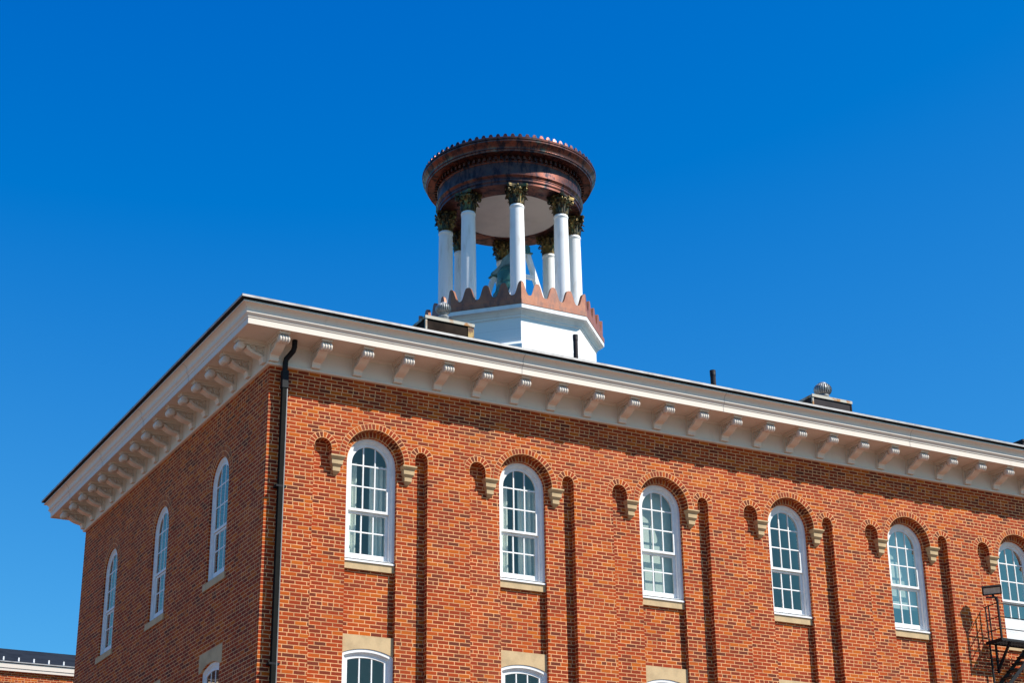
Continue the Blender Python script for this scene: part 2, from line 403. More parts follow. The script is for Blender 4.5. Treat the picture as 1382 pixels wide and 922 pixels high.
# stone corbels under the arches
def corbel_mesh(w):
    m = MB(); b = D1+0.03
    def tier(z0, z1, w0, w1, y0, y1):     # top width/front, bottom width/front
        vs = [(-w1/2, y1, z0), (w1/2, y1, z0), (w1/2, b, z0), (-w1/2, b, z0), (-w0/2, y0, z1), (w0/2, y0, z1), (w0/2, b, z1), (-w0/2, b, z1)]
        m.mesh(vs, [(0,3,2,1),(4,5,6,7),(0,1,5,4),(1,2,6,5),(2,3,7,6),(3,0,4,7)])
    tier(-0.022, 0, w, w, -0.014, -0.014)
    tier(-0.075, -0.0225, w-0.004, w*0.80, -0.010, 0.035)
    tier(-0.150, -0.0755, w*0.76, w*0.76, 0.030, 0.030)
    tier(-0.200, -0.1505, w*0.74, w*0.54, 0.032, 0.068)
    tier(-0.270, -0.2005, w*0.52, w*0.52, 0.066, 0.066)
    tier(-0.325, -0.2705, w*0.50, w*0.25, 0.070, 0.125)
    return m.data('corbel', M['stone'])
cme = corbel_mesh(0.270)
for c in BAYC:
    link('corbel', cme, B, (c-0.691, 0, -1.4305-G)); link('corbel', cme, B, (c+0.676, 0, -1.4305-G))

# ------------------------------------------------------------------ windows
def loop(d, w, cz, R, zb):
    """closed outline inset by d: bottom-left, bottom-right, then over the arch"""
    hw = w-d; r = R-d; a = acos(max(-1, min(1, hw/r)))
    return [(-hw, zb), (hw, zb)] + arc(0, cz, r, a, pi-a, 22)
def band(mb, A, Bq, y0, y1):
    """solid between two outlines of equal length, front y0, back y1"""
    n = len(A)
    for i in range(n):
        j = (i+1) % n
        mb.face([(A[i][0], y0, A[i][1]), (A[j][0], y0, A[j][1]), (Bq[j][0], y0, Bq[j][1]), (Bq[i][0], y0, Bq[i][1])])
        mb.face([(Bq[i][0], y0, Bq[i][1]), (Bq[j][0], y0, Bq[j][1]), (Bq[j][0], y1, Bq[j][1]), (Bq[i][0], y1, Bq[i][1])])
        mb.face([(A[i][0], y0, A[i][1]), (A[i][0], y1, A[i][1]), (A[j][0], y1, A[j][1]), (A[j][0], y0, A[j][1])])
def arch_z(x, cz, R): return cz + sqrt(max(0, R*R-x*x))

def window_meshes(w, cz, R, zb, zmeet, hbars_up, hbars_lo, rail_bottom):
    """zb: top of the wooden sill"""
    D = {}
    f = MB()
    band(f, loop(0, w, cz, R, zb), loop(0.052, w, cz, R, zb+0.004), 0.0, 0.12)
    band(f, loop(0.050, w, cz, R, zb+0.002), loop(0.064, w, cz, R, zb+0.006), 0.016, 0.12)
    band(f, loop(0.062, w, cz, R, zb), loop(0.086, w, cz, R, zb+0.008), 0.036, 0.16)
    D['frame'] = f.data('window', M['white'])
    u = MB()
    band(u, loop(0.0865, w, cz, R, zmeet), loop(0.140, w, cz, R, zmeet+0.045), 0.05, 0.085)
    xb = w-0.139
    for s in (-1, 1):
        x = s*xb/3; u.box(x-0.0115, x+0.0115, 0.056, 0.08, zmeet+0.04, arch_z(x, cz, R-0.139)-0.001)
    for z in hbars_up: u.box(-xb, xb, 0.0585, 0.079, z-0.0115, z+0.0115)
    D['upper'] = u.data('sash', M['white'])
    l = MB(); y = 0.045
    A = [(-(w-0.0875), zb+0.004), (w-0.0875, zb+0.004), (w-0.0875, zmeet-0.002), (-(w-0.0875), zmeet-0.002)]
    Bq = [(-xb, rail_bottom), (xb, rail_bottom), (xb, zmeet-0.045), (-xb, zmeet-0.045)]
    band(l, A, Bq, 0.05+y, 0.085+y)
    for s in (-1, 1):
        x = s*xb/3; l.box(x-0.0115, x+0.0115, 0.056+y, 0.08+y, rail_bottom-0.001, zmeet-0.044)
    for z in hbars_lo: l.box(-xb, xb, 0.0585+y, 0.079+y, z-0.0115, z+0.0115)
    D['lower'] = l.data('sash', M['white'])
    p = MB(); p.poly2d(loop(0.13, w, cz, R, zmeet+0.03), [], lambda x, z: (x, 0.068, z)); D['pane_up'] = p.data('pane', M['glass'])
    p = MB(); p.face([(-xb-.01, 0.068+y, rail_bottom-.01), (xb+.01, 0.068+y, rail_bottom-.01), (xb+.01, 0.068+y, zmeet-.03), (-xb-.01, 0.068+y, zmeet-.03)])
    D['pane_lo'] = p.data('pane', M['glass'])
    s = MB(); s.prism([(-0.035, zb-0.062), (-0.035, zb-0.030), (0.05, zb-0.001), (0.20, zb-0.001), (0.20, zb-0.062)],
                      lambda yy, z, t: ((-1 if t == 0 else 1)*(w-0.006), yy, z))
    D['sill'] = s.data('sill', M['white'])
    return D
WU = window_meshes(HW, SPR, HW, -3.165, -2.30, [-1.465, -1.85], [-2.66], -3.05)
RISE = 0.10; RS = (HW*HW+RISE*RISE)/(2*RISE)
WL = window_meshes(HW, LIN_B+RISE-RS, RS, -7.17, -5.98, [-5.40], [-6.58], -7.05)
def stone_sill(hw, front, z0, z1):
    m = MB(); m.box(-hw, hw, front, 0.3, z0, z1)
    bm = m.data('stone_sill', M['stone']); return bm
SSF, SSF2 = stone_sill(HW-0.002, -0.012, SILL, -3.229), stone_sill(HW-0.002, -0.012, SILL2, -7.234)
SSL, SSL2 = stone_sill(HW+0.085, -0.14, SILL, -3.229), stone_sill(HW+0.085, -0.14, SILL2, -7.234)
def lintel(hw, front, back, over):
    a = acos((HW)/RS); cz = LIN_B+RISE-RS
    pts = [(hw, LIN_B), (hw, LIN_T), (-hw, LIN_T), (-hw, LIN_B)]
    if over: pts += [(-HW, LIN_B)]
    pts += [(x, z) for x, z in reversed(arc(0, cz, RS+0.002, a, pi-a, 16))][1 if over else 1:-1]
    if over: pts += [(HW, LIN_B)]
    m = MB(); m.prism(pts, lambda x, z, t: (x, front if t == 0 else back, z)); return m.data('lintel', M['stone'])
LF, LL = lintel(HW-0.002, -0.014, 0.2, False), lintel(HW+0.11, -0.087, 0.1, True)

def window(D, loc, rot, sillm, lint, sc=None):
    w = link('window', D['frame'], B, (loc[0], loc[1], loc[2]-G), rot, sc)
    for nm, kk in (('sash', 'upper'), ('sash', 'lower'), ('pane', 'pane_up'), ('pane', 'pane_lo'), ('sill', 'sill')): link(nm, D[kk], w)
    link('stone_sill', sillm, w)
    if lint: link('lintel', lint, w)
    return w
FY = 0.205
for i, c in enumerate(BAYC):
    w = window(WU, (c+0.01, FY, 0), None, SSF, None)
    if i == 5:                           # the sixth window has a white boarded foot above the fire escape
        w['label'] = 'arched window with a white boarded panel at its foot'
        m = MB(); m.box(-HW+0.02, HW-0.02, -0.03, 0.04, -2.965, -2.70); m.box(-HW+0.012, HW-0.012, -0.045, 0.04, -3.20, -2.975)
        m.cur = 1; m.box(0.09, 0.30, -0.034, -0.03, -2.80, -2.755)
        link('panel', m.data('panel', [M['white'], M['steel']]), w)
    window(WL, (c+0.01, FY, 0), None, SSF2, LF)
for yc in LEFTC:
    window(WU, (0.040, yc, 0), (0, 0, -pi/2), SSL, None, (1, 0.5, 1))
    window(WL, (0.040, yc, 0), (0, 0, -pi/2), SSL2, LL, (1, 0.5, 1))

# ------------------------------------------------------------------ cornice
def sweep(mb, prof, closed=False):
    def cor(o, z): return [(-o, -o, z), (LX+o, -o, z), (LX+o, LY+o, z), (-o, LY+o, z)]
    n = len(prof)
    for i in range(n if closed else n-1):
        A, Bq = cor(*prof[i]), cor(*prof[(i+1) % n])
        for s in range(4):
            t = (s+1) % 4; mb.face([A[s], A[t], Bq[t], Bq[s]])
PROF = [(-0.02, 0.0), (0.048, 0.0), (0.062, 0.010), (0.062, 0.038), (0.046, 0.048), (0.044, 0.385), (0.060, 0.392), (0.075, 0.41), (0.085, 0.4285),
        (0.640, 0.4285), (0.640, 0.414), (0.668, 0.414), (0.668, 0.525), (0.679, 0.528), (0.682, 0.545), (0.692, 0.565), (0.708, 0.580),
        (0.716, 0.590), (0.721, 0.600), (0.721, 0.610), (0.712, 0.618), (0.708, 0.632), (0.709, 0.655), (0.716, 0.680), (0.732, 0.705), (0.752, 0.722), (0.770, 0.733),
        (0.784, 0.741), (0.811, 0.742), (0.813, 0.751), (0.797, 0.757), (0.797, 0.776), (0.760, 0.780)]
cm = MB(); sweep(cm, PROF)
# frieze panel joints and crown seams
for x in (1.42, 6.75, 11.2, 15.9): cm.box(x, x+0.008, -0.0475, -0.040, 0.05, 0.385)
cornice = part('cornice', cm, M['trim'], B)
sm = MB(); rnd = random.Random(3)
for x in (4.6, 9.05, 13.7, 17.55):
    pr = [(o+0.003, z) for o, z in PROF[11:30]]
    for i in range(len(pr)-1):
        (a, z0), (b, z1) = pr[i], pr[i+1]
        sm.face([(x, -a, z0), (x+0.013, -a, z0), (x+0.013, -b, z1), (x, -b, z1)])
for y in (2.4, 5.1, 7.9, 10.4):
    pr = [(o+0.003, z) for o, z in PROF[11:30]]
    for i in range(len(pr)-1):
        (a, z0), (b, z1) = pr[i], pr[i+1]
        sm.face([(-a, y, z0), (-a, y+0.013, z0), (-b, y+0.013, z1), (-b, y, z1)])
part('seam', sm, plain('cornice joint', (0.40, 0.36, 0.32), 0.6), cornice)

def bracket_mesh():
    m = MB(); hw = 0.086
    ex = lambda h: (lambda o, z, t: ((-h if t == 0 else h), -o, z))
    m.prism([(0.046, 0.395), (0.60, 0.395), (0.60, 0.4275), (0.046, 0.4275)], ex(0.105))      # cap board on the soffit
    m.prism([(0.046, 0.380), (0.585, 0.380), (0.585, 0.3945), (0.046, 0.3945)], ex(0.092))
    top = [(0.48, 0.345), (0.44, 0.268)]
    body = [(0.430, 0.262), (0.385, 0.228), (0.33, 0.196), (0.27, 0.172), (0.20, 0.155), (0.135, 0.142), (0.135, 0.178), (0.19, 0.196), (0.26, 0.216), (0.32, 0.245), (0.375, 0.285), (0.415, 0.320)]
    m.prism(body, ex(hw))                                                                      # the S-curved face slab
    m.prism([(0.046, 0.052), (0.108, 0.052), (0.120, 0.075), (0.120, 0.105), (0.145, 0.147), (0.145, 0.165), (0.046, 0.165)], ex(hw-0.003))
    m.prism([(0.0455, 0.160), (0.15, 0.170), (0.33, 0.250), (0.42, 0.300), (0.52, 0.340), (0.52, 0.379), (0.0455, 0.379)], ex(hw-0.052))   # web
    m.prism([(0.0452, 0.160), (0.095, 0.160), (0.095, 0.3788), (0.0452, 0.3788)], ex(hw-0.012))
    m.prism([(0.0955, 0.348), (0.515, 0.348), (0.52, 0.3786), (0.0955, 0.3786)], ex(hw-0.016))
    m.smooth = True
    # volutes carved on both cheeks
    for s in (-1, 1):
        for cy, cz, r0, turns in ((0.15, 0.285, 0.070, 1.6), (0.34, 0.325, 0.040, 1.3)):
            pts = []
            for i in range(22):
                a = 2*pi*turns*i/21; r = r0*(1-0.72*i/21)
                pts.append((s*(hw-0.046), -(cy+r*cos(a)), cz+r*sin(a)))
            m.tube(pts, 0.012, 6)
        m.tube([(s*(hw-0.046), -0.23, 0.24), (s*(hw-0.046), -0.26, 0.29), (s*(hw-0.046), -0.24, 0.345)], [0.016, 0.02, 0.01], 6)
    # reeded scroll at the front: four rounded lobes side by side
    prof = []
    L = 0.100
    for i in range(33):
        x = -L+2*L*i/32; lob = abs(sin(pi*4*(i/32))); prof.append((0.058+0.018*lob**0.7, x))
    prof = [(0.0, -L)] + prof + [(0.0, L)]
    n = 18; vs = []; fs = []; mm = len(prof)
    for kx in range(n):
        a = 2*pi*kx/n
        for r, x in prof: vs.append((x, -(0.528+r*cos(a)), 0.300+r*sin(a)))
    for kx in range(n):
        for j in range(mm-1): fs.append((kx*mm+j, ((kx+1) % n)*mm+j, ((kx+1) % n)*mm+j+1, kx*mm+j+1))
    m.mesh(vs, fs)
    return m.data('bracket', M['trim'])
bme = bracket_mesh()
for i in range(28):
    x = 0.03+0.785*i
    link('bracket', bme, cornice, (x, 0, 0) if False else Vector((x, 0, 0)))
for i in range(16):
    link('bracket', bme, cornice, (0, 0.115+0.7472*i, 0), (0, 0, -pi/2))

# ------------------------------------------------------------------ roof
rf = MB()
e0, e1, ze = 0.847, 0.76, 0.80
rf.cur = 0
sweep(rf, [(0.70, 0.804), (0.853, 0.804), (0.858, 0.807), (0.858, 0.848)])
rf.cur = 1
o = 0.8585; zr = 1.60; hy = LY/2; zt = 0.8485
A, Bq, Cq, Dq = (-o, -o, zt), (LX+o, -o, zt), (LX+o, LY+o, zt), (-o, LY+o, zt); R1, R2 = (hy, hy, zr), (LX-hy, hy, zr)
for f in ([A, Bq, R2, R1], [Bq, Cq, R2], [Cq, Dq, R1, R2], [Dq, A, R1]): rf.face(f)
rf.cur = 2  # gap and underside of the drip edge coloured black to paint their shade
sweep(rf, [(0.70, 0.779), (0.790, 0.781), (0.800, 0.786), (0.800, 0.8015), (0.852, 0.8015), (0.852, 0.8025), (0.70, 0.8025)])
part('roof', rf, [M['edge'], M['roof'], M['dark']], B, merge=False)

# ------------------------------------------------------------------ drainpipe at the corner
DP = thing('drainpipe', 'dark square drainpipe running down the brick corner from under the cornice', 'drainpipe', (0.24, -0.1, G))
m = MB(); m.box(0.195, 0.285, -0.150, -0.062, G+0.1, -0.38); part('pipe', m, M['pipe_green'], DP)
m = MB(); m.box(0.185, 0.295, -0.160, -0.052, -0.42, -0.10)
part('sleeve', m, M['black_metal'], DP)
m = MB()
m.tube([(0.24, -0.106, -0.12), (0.24, -0.112, 0.05), (0.245, -0.13, 0.11), (0.325, -0.24, 0.235), (0.335, -0.27, 0.30), (0.335, -0.275, 0.427)], 0.047, 12)
part('offset_bend', m, M['black_metal'], DP)
m = MB(); m.box(0.272, 0.289, -0.154, -0.148, G+0.1, -0.44); part('lit_edge', m, M['steel'], DP)  # lighter strip paints the sunlit edge onto the dark pipe
m = MB()
for z in (-2.2, -5.2, -8.2): m.box(0.15, 0.33, -0.151, -0.002, z, z+0.035)
part('strap', m, M['black_metal'], DP)

# ------------------------------------------------------------------ cupola
XC, YC = 7.88, 5.675
CU = thing('bell_cupola', 'open round cupola with white columns and a copper crown on the roof', 'cupola', (XC, YC, 1.5))
APO = cos(pi/8)
def octa(ap, z, off=0.0): return [(XC+ap/APO*cos(pi/8+pi/4*i), YC+ap/APO*sin(pi/8+pi/4*i), z) for i in range(8)]
def octsweep(mb, prof):
    for (a, z0), (b, z1) in zip(prof[:-1], prof[1:]):
        P, Q = octa(a, z0), octa(b, z1)
        for i in range(8): mb.face([P[i], P[(i+1) % 8], Q[(i+1) % 8], Q[i]])
m = MB(); octsweep(m, [(1.90, 0.9), (1.90, 3.13), (1.885, 3.145), (1.815, 3.215), (1.80, 3.225), (1.80, 3.83)]); part('base', m, M['siding'], CU)
m = MB(); octsweep(m, [(1.80, 3.78), (1.825, 3.80), (1.825, 3.835), (1.845, 3.85), (1.865, 3.885), (1.90, 3.92), (1.93, 3.935), (1.975, 3.94), (1.975, 4.03), (1.60, 4.035)])
m.face(octa(1.60, 4.035)); part('base_moulding', m, M['white'], CU)
# scalloped copper band round the platform
m = MB(); NP = 4; ap0, ap1 = 1.955, 1.890
for s in range(8):
    P0, Q0 = octa(ap0, 0)[s], octa(ap0, 0)[(s+1) % 8]; P1, Q1 = octa(ap1, 0)[s], octa(ap1, 0)[(s+1) % 8]
    N = NP*20
    def pt(P, Q, t, z): return (P[0]+(Q[0]-P[0])*t, P[1]+(Q[1]-P[1])*t, z)
    def top(t): return 4.262+0.315*(0.5+0.5*sin(1.5*cos(2*pi*NP*t)))
    for i in range(N):
        t0, t1 = i/N, (i+1)/N
        m.face([pt(P0, Q0, t0, 4.15), pt(P0, Q0, t1, 4.15), pt(P0, Q0, t1, top(t1)), pt(P0, Q0, t0, top(t0))])
        m.face([pt(P1, Q1, t0, 4.04), pt(P1, Q1, t0, top(t0)), pt(P1, Q1, t1, top(t1)), pt(P1, Q1, t1, 4.04)])
        m.face([pt(P0, Q0, t0, top(t0)), pt(P0, Q0, t1, top(t1)), pt(P1, Q1, t1, top(t1)), pt(P1, Q1, t0, top(t0))])
octsweep(m, [(1.955, 4.15), (1.984, 4.147), (1.984, 4.034), (1.88, 4.034)])
part('scalloped_band', m, M['copper_new'], CU)

# capital (shared by the eight columns)
def capital_mesh():
    m = MB(); m.smooth = True
    m.lathe([(0.0, 0.0), (0.168, 0.0), (0.182, 0.012), (0.182, 0.028), (0.163, 0.038), (0.158, 0.06), (0.160, 0.16), (0.172, 0.26), (0.20, 0.34), (0.235, 0.385), (0.235, 0.40), (0.0, 0.40)], 20)
    def leaf(a, w, h, r0, curl):
        rows = []
        for i in range(8):
            t = i/7; ww = w*(1-0.55*t**2.2)*(0.9 if i % 2 else 1.08)
            rr = r0+0.012+0.02*t+curl*max(0, t-0.55)**1.6*3.0; z = 0.035+h*min(t, 0.86)-max(0, t-0.86)*h*1.1
            rows.append([(rr-0.012, -ww/2, z), (rr+0.006, -ww/4, z), (rr+0.018, 0, z), (rr+0.006, ww/4, z), (rr-0.012, ww/2, z)])
        vs = [(r*cos(a)-y*sin(a), r*sin(a)+y*cos(a), z) for R in rows for r, y, z in R]; fs = []
        for i in range(7):
            for j in range(4): fs.append((i*5+j, i*5+j+1, (i+1)*5+j+1, (i+1)*5+j))
        m.mesh(vs, fs)
    for i in range(8): leaf(2*pi*i/8, 0.125, 0.185, 0.160, 0.10)
    for i in range(8): leaf(2*pi*(i+.5)/8, 0.12, 0.30, 0.166, 0.11)
    for i in range(4):
        a = pi/4+pi/2*i
        # corner volute on a stalk
        pts = [(0.17*cos(a), 0.17*sin(a), 0.20), (0.20*cos(a), 0.20*sin(a), 0.30), (0.25*cos(a), 0.25*sin(a), 0.375)]
        for j in range(14):
            b = pi/2-2*pi*1.2*j/13; r = 0.052*(1-0.7*j/13)
            pts.append(((0.272+r*cos(b))*cos(a), (0.272+r*cos(b))*sin(a), 0.335+r*sin(b)))
        m.tube(pts, 0.020, 6)
        b = pi/2*i
        for dy in (-1, 1):
            pts = [(0.19, dy*0.02, 0.24), (0.215, dy*0.05, 0.32)]
            for j in range(9):
                q = pi/2-2*pi*0.9*j/8; r = 0.03*(1-0.6*j/8); pts.append((0.235, dy*(0.07-r*cos(q)), 0.35+r*sin(q)))
            m.tube([(x*cos(b)-y*sin(b), x*sin(b)+y*cos(b), z) for x, y, z in pts], 0.012, 5)
        m.lathe([(0.0, 0.0), (0.022, 0.006), (0.028, 0.03), (0.02, 0.055), (0.0, 0.06)], 8, (0.262*cos(b), 0.262*sin(b), 0.40))
    m.smooth = False
    # concave-sided abacus
    for z0, z1, sc in ((0.402, 0.430, 0.96), (0.4305, 0.470, 1.0)):
        poly = []
        for i in range(4):
            a = pi/4+pi/2*i; c0 = Vector((cos(a), sin(a)))*0.345*sc; tn = Vector((-sin(a), cos(a)))*0.035
            p0 = c0-tn; p1 = c0+tn; a2 = a+pi/2; q0 = Vector((cos(a2), sin(a2)))*0.345*sc-Vector((-sin(a2), cos(a2)))*0.035
            poly += [p0, p1]; mid = (p1+q0)/2; inn = -mid.normalized()*0.055
            for j in range(1, 6):
                t = j/6; poly.append(p1.lerp(q0, t)+inn*4*t*(1-t))
        m.prism([(p.x, p.y) for p in poly], lambda x, y, t, z0=z0, z1=z1: (x, y, z0 if t == 0 else z1))
    return m.data('capital', M['bronze'])
cap = capital_mesh()
m = MB(); m.smooth = True
m.lathe([(0.0, 0.0), (0.24, 0.0), (0.24, 0.06), (0.225, 0.062), (0.235, 0.09), (0.225, 0.125), (0.19, 0.135), (0.185, 0.15), (0.20, 0.17), (0.185, 0.19), (0.168, 0.21),
         (0.172, 0.6), (0.173, 1.0), (0.170, 1.5), (0.165, 2.1), (0.159, 2.55), (0.158, 2.60), (0.170, 2.61), (0.172, 2.635), (0.160, 2.645), (0.158, 2.672), (0.0, 2.672)], 32)
colm = m.data('column', M['colpaint'])
RC = 1.50; ZCAP = 6.71
for i in range(8):
    a = pi/8+pi/4*i
    c = link('column', colm, CU, (RC*cos(a), RC*sin(a), 4.037-1.5), (0, 0, a-pi/4 if False else a))
    link('capital', cap, c, (0, 0, ZCAP-4.037), None, (0.92, 0.92, 1.0))
# entablature and crown
m = MB(); m.smooth = False
ent = [(1.14, 7.20), (1.15, 7.183), (1.635, 7.183), (1.655, 7.188), (1.655, 7.245), (1.667, 7.250), (1.667, 7.262), (1.680, 7.268), (1.680, 7.325), (1.692, 7.33), (1.692, 7.345), (1.706, 7.365), (1.722, 7.385), (1.73, 7.40), (1.73, 7.425), (1.70, 7.44), (1.684, 7.446),
       (1.682, 7.735), (1.69, 7.74), (1.70, 7.755), (1.70, 7.868), (1.74, 7.872), (1.78, 7.876), (1.905, 7.895), (1.915, 7.888), (1.937, 7.888), (1.945, 7.925), (1.965, 7.935), (1.955, 7.95), (1.957, 7.975), (1.975, 8.01), (2.005, 8.045), (2.03, 8.075), (2.045, 8.095), (2.048, 8.125), (2.03, 8.130), (2.03, 8.142), (2.055, 8.148), (2.058, 8.185), (2.035, 8.21), (1.99, 8.23), (0.0, 8.62)]
m.smooth = True
m.lathe(ent, 96, (XC, YC, 0))
E_ = part('entablature', m, M['copper'], CU)
bm = bmesh.new(); bm.from_mesh(E_.data)
for e in bm.edges:
    if len(e.link_faces) == 2 and e.calc_face_angle(0) > radians(24): e.smooth = False
bm.to_mesh(E_.data); bm.free()
m = MB(); m.lathe([(0.0, 7.205), (1.145, 7.205)], 64, (XC, YC, 0)); part('ceiling', m, M['ceiling'], CU)
m = MB(); gr = []
for i in range(84):
    for da, r in ((-0.5, 1.698), (-0.22, 1.698), (-0.22, 1.765), (0.22, 1.765), (0.22, 1.698)):
        a = 2*pi*(i+da)/84; gr.append((XC+r*cos(a), YC+r*sin(a)))
for i in range(len(gr)):
    p, q = gr[i], gr[(i+1) % len(gr)]
    m.face([(*p, 7.785), (*q, 7.785), (*q, 7.866), (*p, 7.866)])
    c0, c1 = ((XC+(p[0]-XC)*1.69/hypot(p[0]-XC, p[1]-YC), YC+(p[1]-YC)*1.69/hypot(p[0]-XC, p[1]-YC)), (XC+(q[0]-XC)*1.69/hypot(q[0]-XC, q[1]-YC), YC+(q[1]-YC)*1.69/hypot(q[0]-XC, q[1]-YC)))
    m.face([(*p, 7.785), (*q, 7.785), (*c1, 7.785), (*c0, 7.785)])
part('dentil_band', m, M['copper'], CU)
m = MB(); NT = 76; KS = 16
def crest_h(u):
    d = abs((u % 1.0)-0.5)*2               # 0 at a tooth, 1 half way between teeth
    return 0.010+0.075*max(0.0, 1-(d/0.60)**2.4)**0.55
def crest_p(i, h, t):
    a = 2*pi*i/(NT*KS); r = 2.038-h*0.20-0.03*t
    return (XC+r*cos(a), YC+r*sin(a), 8.186+h*1.2)
for i in range(NT*KS):
    h0, h1 = crest_h(i/KS), crest_h((i+1)/KS)
    m.face([crest_p(i, 0, 0), crest_p(i+1, 0, 0), crest_p(i+1, h1, 0), crest_p(i, h0, 0)])
    m.face([crest_p(i, h0, 0), crest_p(i+1, h1, 0), crest_p(i+1, h1, 1), crest_p(i, h0, 1)])
    m.face([crest_p(i, 0, 1), crest_p(i, h0, 1), crest_p(i+1, h1, 1), crest_p(i+1, 0, 1)])
part('toothed_crest', m, M['copper'], CU)

# ------------------------------------------------------------------ bell and its stand, inside the cupola
BE = thing('bell', 'green verdigris bell hung between white A-shaped stands inside the cupola', 'bell', (XC, YC, 4.05))
m = MB(); m.smooth = True
m.lathe([(0.0, 5.90), (0.13, 5.90), (0.20, 5.87), (0.265, 5.80), (0.30, 5.70), (0.312, 5.55), (0.325, 5.40), (0.36, 5.24), (0.41, 5.12), (0.475, 5.02), (0.53, 4.93), (0.545, 4.89), (0.50, 4.90), (0.42, 5.05), (0.33, 5.25), (0.28, 5.6), (0.0, 5.75)], 40, (XC, YC, 0))
for z, r in ((5.42, 0.327), (5.16, 0.397), (5.72, 0.298)): m.lathe([(r, z-0.016), (r+0.014, z), (r, z+0.016)], 40, (XC, YC, 0))
part('bell_body', m, M['verdigris'], BE)
m = MB()
m.prism([(-0.72, 5.94), (-0.72, 6.03), (-0.35, 6.06), (-0.2, 6.17), (0.2, 6.17), (0.35, 6.06), (0.72, 6.03), (0.72, 5.94), (0.3, 5.90), (-0.3, 5.90)], lambda y, z, t: (XC+(-0.09 if t == 0 else 0.09), YC+y, z))
part('yoke', m, M['pale_green'], BE)
m = MB()
for s in (-1, 1):
    y = YC+s*0.73; m.box(XC-0.14, XC+0.14, y-0.10, y+0.10, 5.90, 5.93); m.box(XC-0.08, XC+0.08, y-0.085, y+0.085, 5.931, 6.02); m.tube([(XC, y-0.1, 6.02), (XC, y+0.1, 6.02)], 0.075, 12)
part('bearing', m, M['verdigris'], BE)
for s in (-1, 1):
    m = MB(); y = YC+s*0.73
    for d in (-1, 1): m.bar((XC+d*0.05, y, 5.90), (XC+d*0.66, y, 4.035), 0.095, 0.12, Vector((0, 1, 0)))
    m.bar((XC-0.21, y-0.004, 5.34), (XC+0.21, y-0.004, 5.34), 0.08, 0.09)
    m.bar((XC-0.40, y-0.004, 4.80), (XC+0.40, y-0.004, 4.80), 0.08, 0.09)
    part('stand', m, M['white'], BE)

# ------------------------------------------------------------------ roof vents and pipes
def roof_z(y): return zt + (zr-zt)*(y+o)/(hy+o)
def roof_vent(label, x0, x1, y0, y1, ztop, skin, post, tx, ty, tz0, tzc, tr):
    zb = roof_z(y0)-0.03
    V = thing('roof_vent', label, 'roof vent', ((x0+x1)/2, (y0+y1)/2, zb), 'turbine vents on the roof edge')
    m = MB(); m.box(x0+0.02, x1-0.02, y0+0.02, y1-0.02, zb, ztop-0.055); part('curb', m, skin, V)
    m = MB(); m.box(x0, x1, y0, y1, ztop-0.054, ztop); m.box(x0-0.006, x1+0.006, y0-0.006, y0+0.01, ztop-0.060, ztop+0.003); part('lid', m, M['rust'], V)
    m = MB(); m.box(x0+0.006, x0+0.042, y0+0.010, y0+0.05, zb, ztop-0.058)
    part('corner_strip', m, M['rust'], V)
    m = MB(); m.box(x1-(0.13 if post else 0.04), x1-0.004, y0+0.008, y0+0.05, zb, ztop-0.0585); part('corner_strip', m, M['rust_post'] if post else M['brown_sheet'], V)
    t = MB(); t.smooth = True
    t.lathe([(tr*0.62, ztop), (tr*0.60, tz0), (tr*0.66, tz0+0.01), (tr*0.66, tz0+0.03), (0.0, tz0+0.03)], 24, (tx, ty, 0))
    tb = part('neck', t, M['galv'], V)
    t = MB(); nb = 22; hgt = tr*0.86
    for i in range(nb):
        a = 2*pi*i/nb; rows = []
        for j in range(9):
            ph = -pi*0.40+pi*0.80*j/8; r = tr*cos(ph)**0.8; z = tzc+hgt*sin(ph)/sin(pi*0.40)*0.80
            a1 = a+0.10*j/8; da = 0.285
            rows.append([(tx+r*cos(a1), ty+r*sin(a1), z), (tx+r*0.97*cos(a1+da/2), ty+r*0.97*sin(a1+da/2), z), (tx+r*0.84*cos(a1+da), ty+r*0.84*sin(a1+da), z)])
        vs = [p for R in rows for p in R]; fs = []
        for j in range(8):
            for q in range(2): fs.append((j*3+q, j*3+q+1, (j+1)*3+q+1, (j+1)*3+q))
        t.mesh(vs, fs)
    t.smooth = True
    zt_ = tzc+hgt*0.80; rt = tr*cos(pi*0.40)**0.8
    t.lathe([(rt*1.25, zt_-0.012), (rt*1.2, zt_+0.01), (rt*0.7, zt_+0.03), (0.0, zt_+0.036)], 20, (tx, ty, 0))
    t.lathe([(rt*1.3, tzc-hgt*0.80+0.012), (rt*1.35, tzc-hgt*0.80-0.02), (0, tzc-hgt*0.80-0.02)], 20, (tx, ty, 0))
    th = part('turbine', t, M['galv'], V)
    t = MB(); t.smooth = True; t.lathe([(0.0, tzc-hgt*0.78), (tr*0.5, tzc-hgt*0.7), (tr*0.66, tzc), (tr*0.5, tzc+hgt*0.7), (0, tzc+hgt*0.78)], 16, (tx, ty, 0))
    part('core', t, M['dark'], V)
roof_vent('turbine vent on a brown rusty box left of the white cupola base', 3.357, 4.395, 0.8, 2.0, 1.912, M['brown_sheet'], True, 3.93, 1.2, 2.11, 2.30, 0.158)
roof_vent('turbine vent on a dark grey box on the right part of the roof', 12.465, 13.53, 0.8, 2.0, 1.862, M['slate_sheet'], False, 13.09, 1.2, 2.02, 2.19, 0.198)
RH = thing('roof_hatch', 'dark sheet metal box at the right edge of the roofline', 'roof hatch', (18.95, 1.4, roof_z(0.8)-0.03))
m = MB(); m.box(18.44, 19.5, 0.82, 2.0, roof_z(0.8)-0.03, 1.72); part('curb', m, M['slate_sheet'], RH)
m = MB(); m.box(18.42, 19.52, 0.80, 2.02, 1.721, 1.775); part('lid', m, M['slate_sheet'], RH)
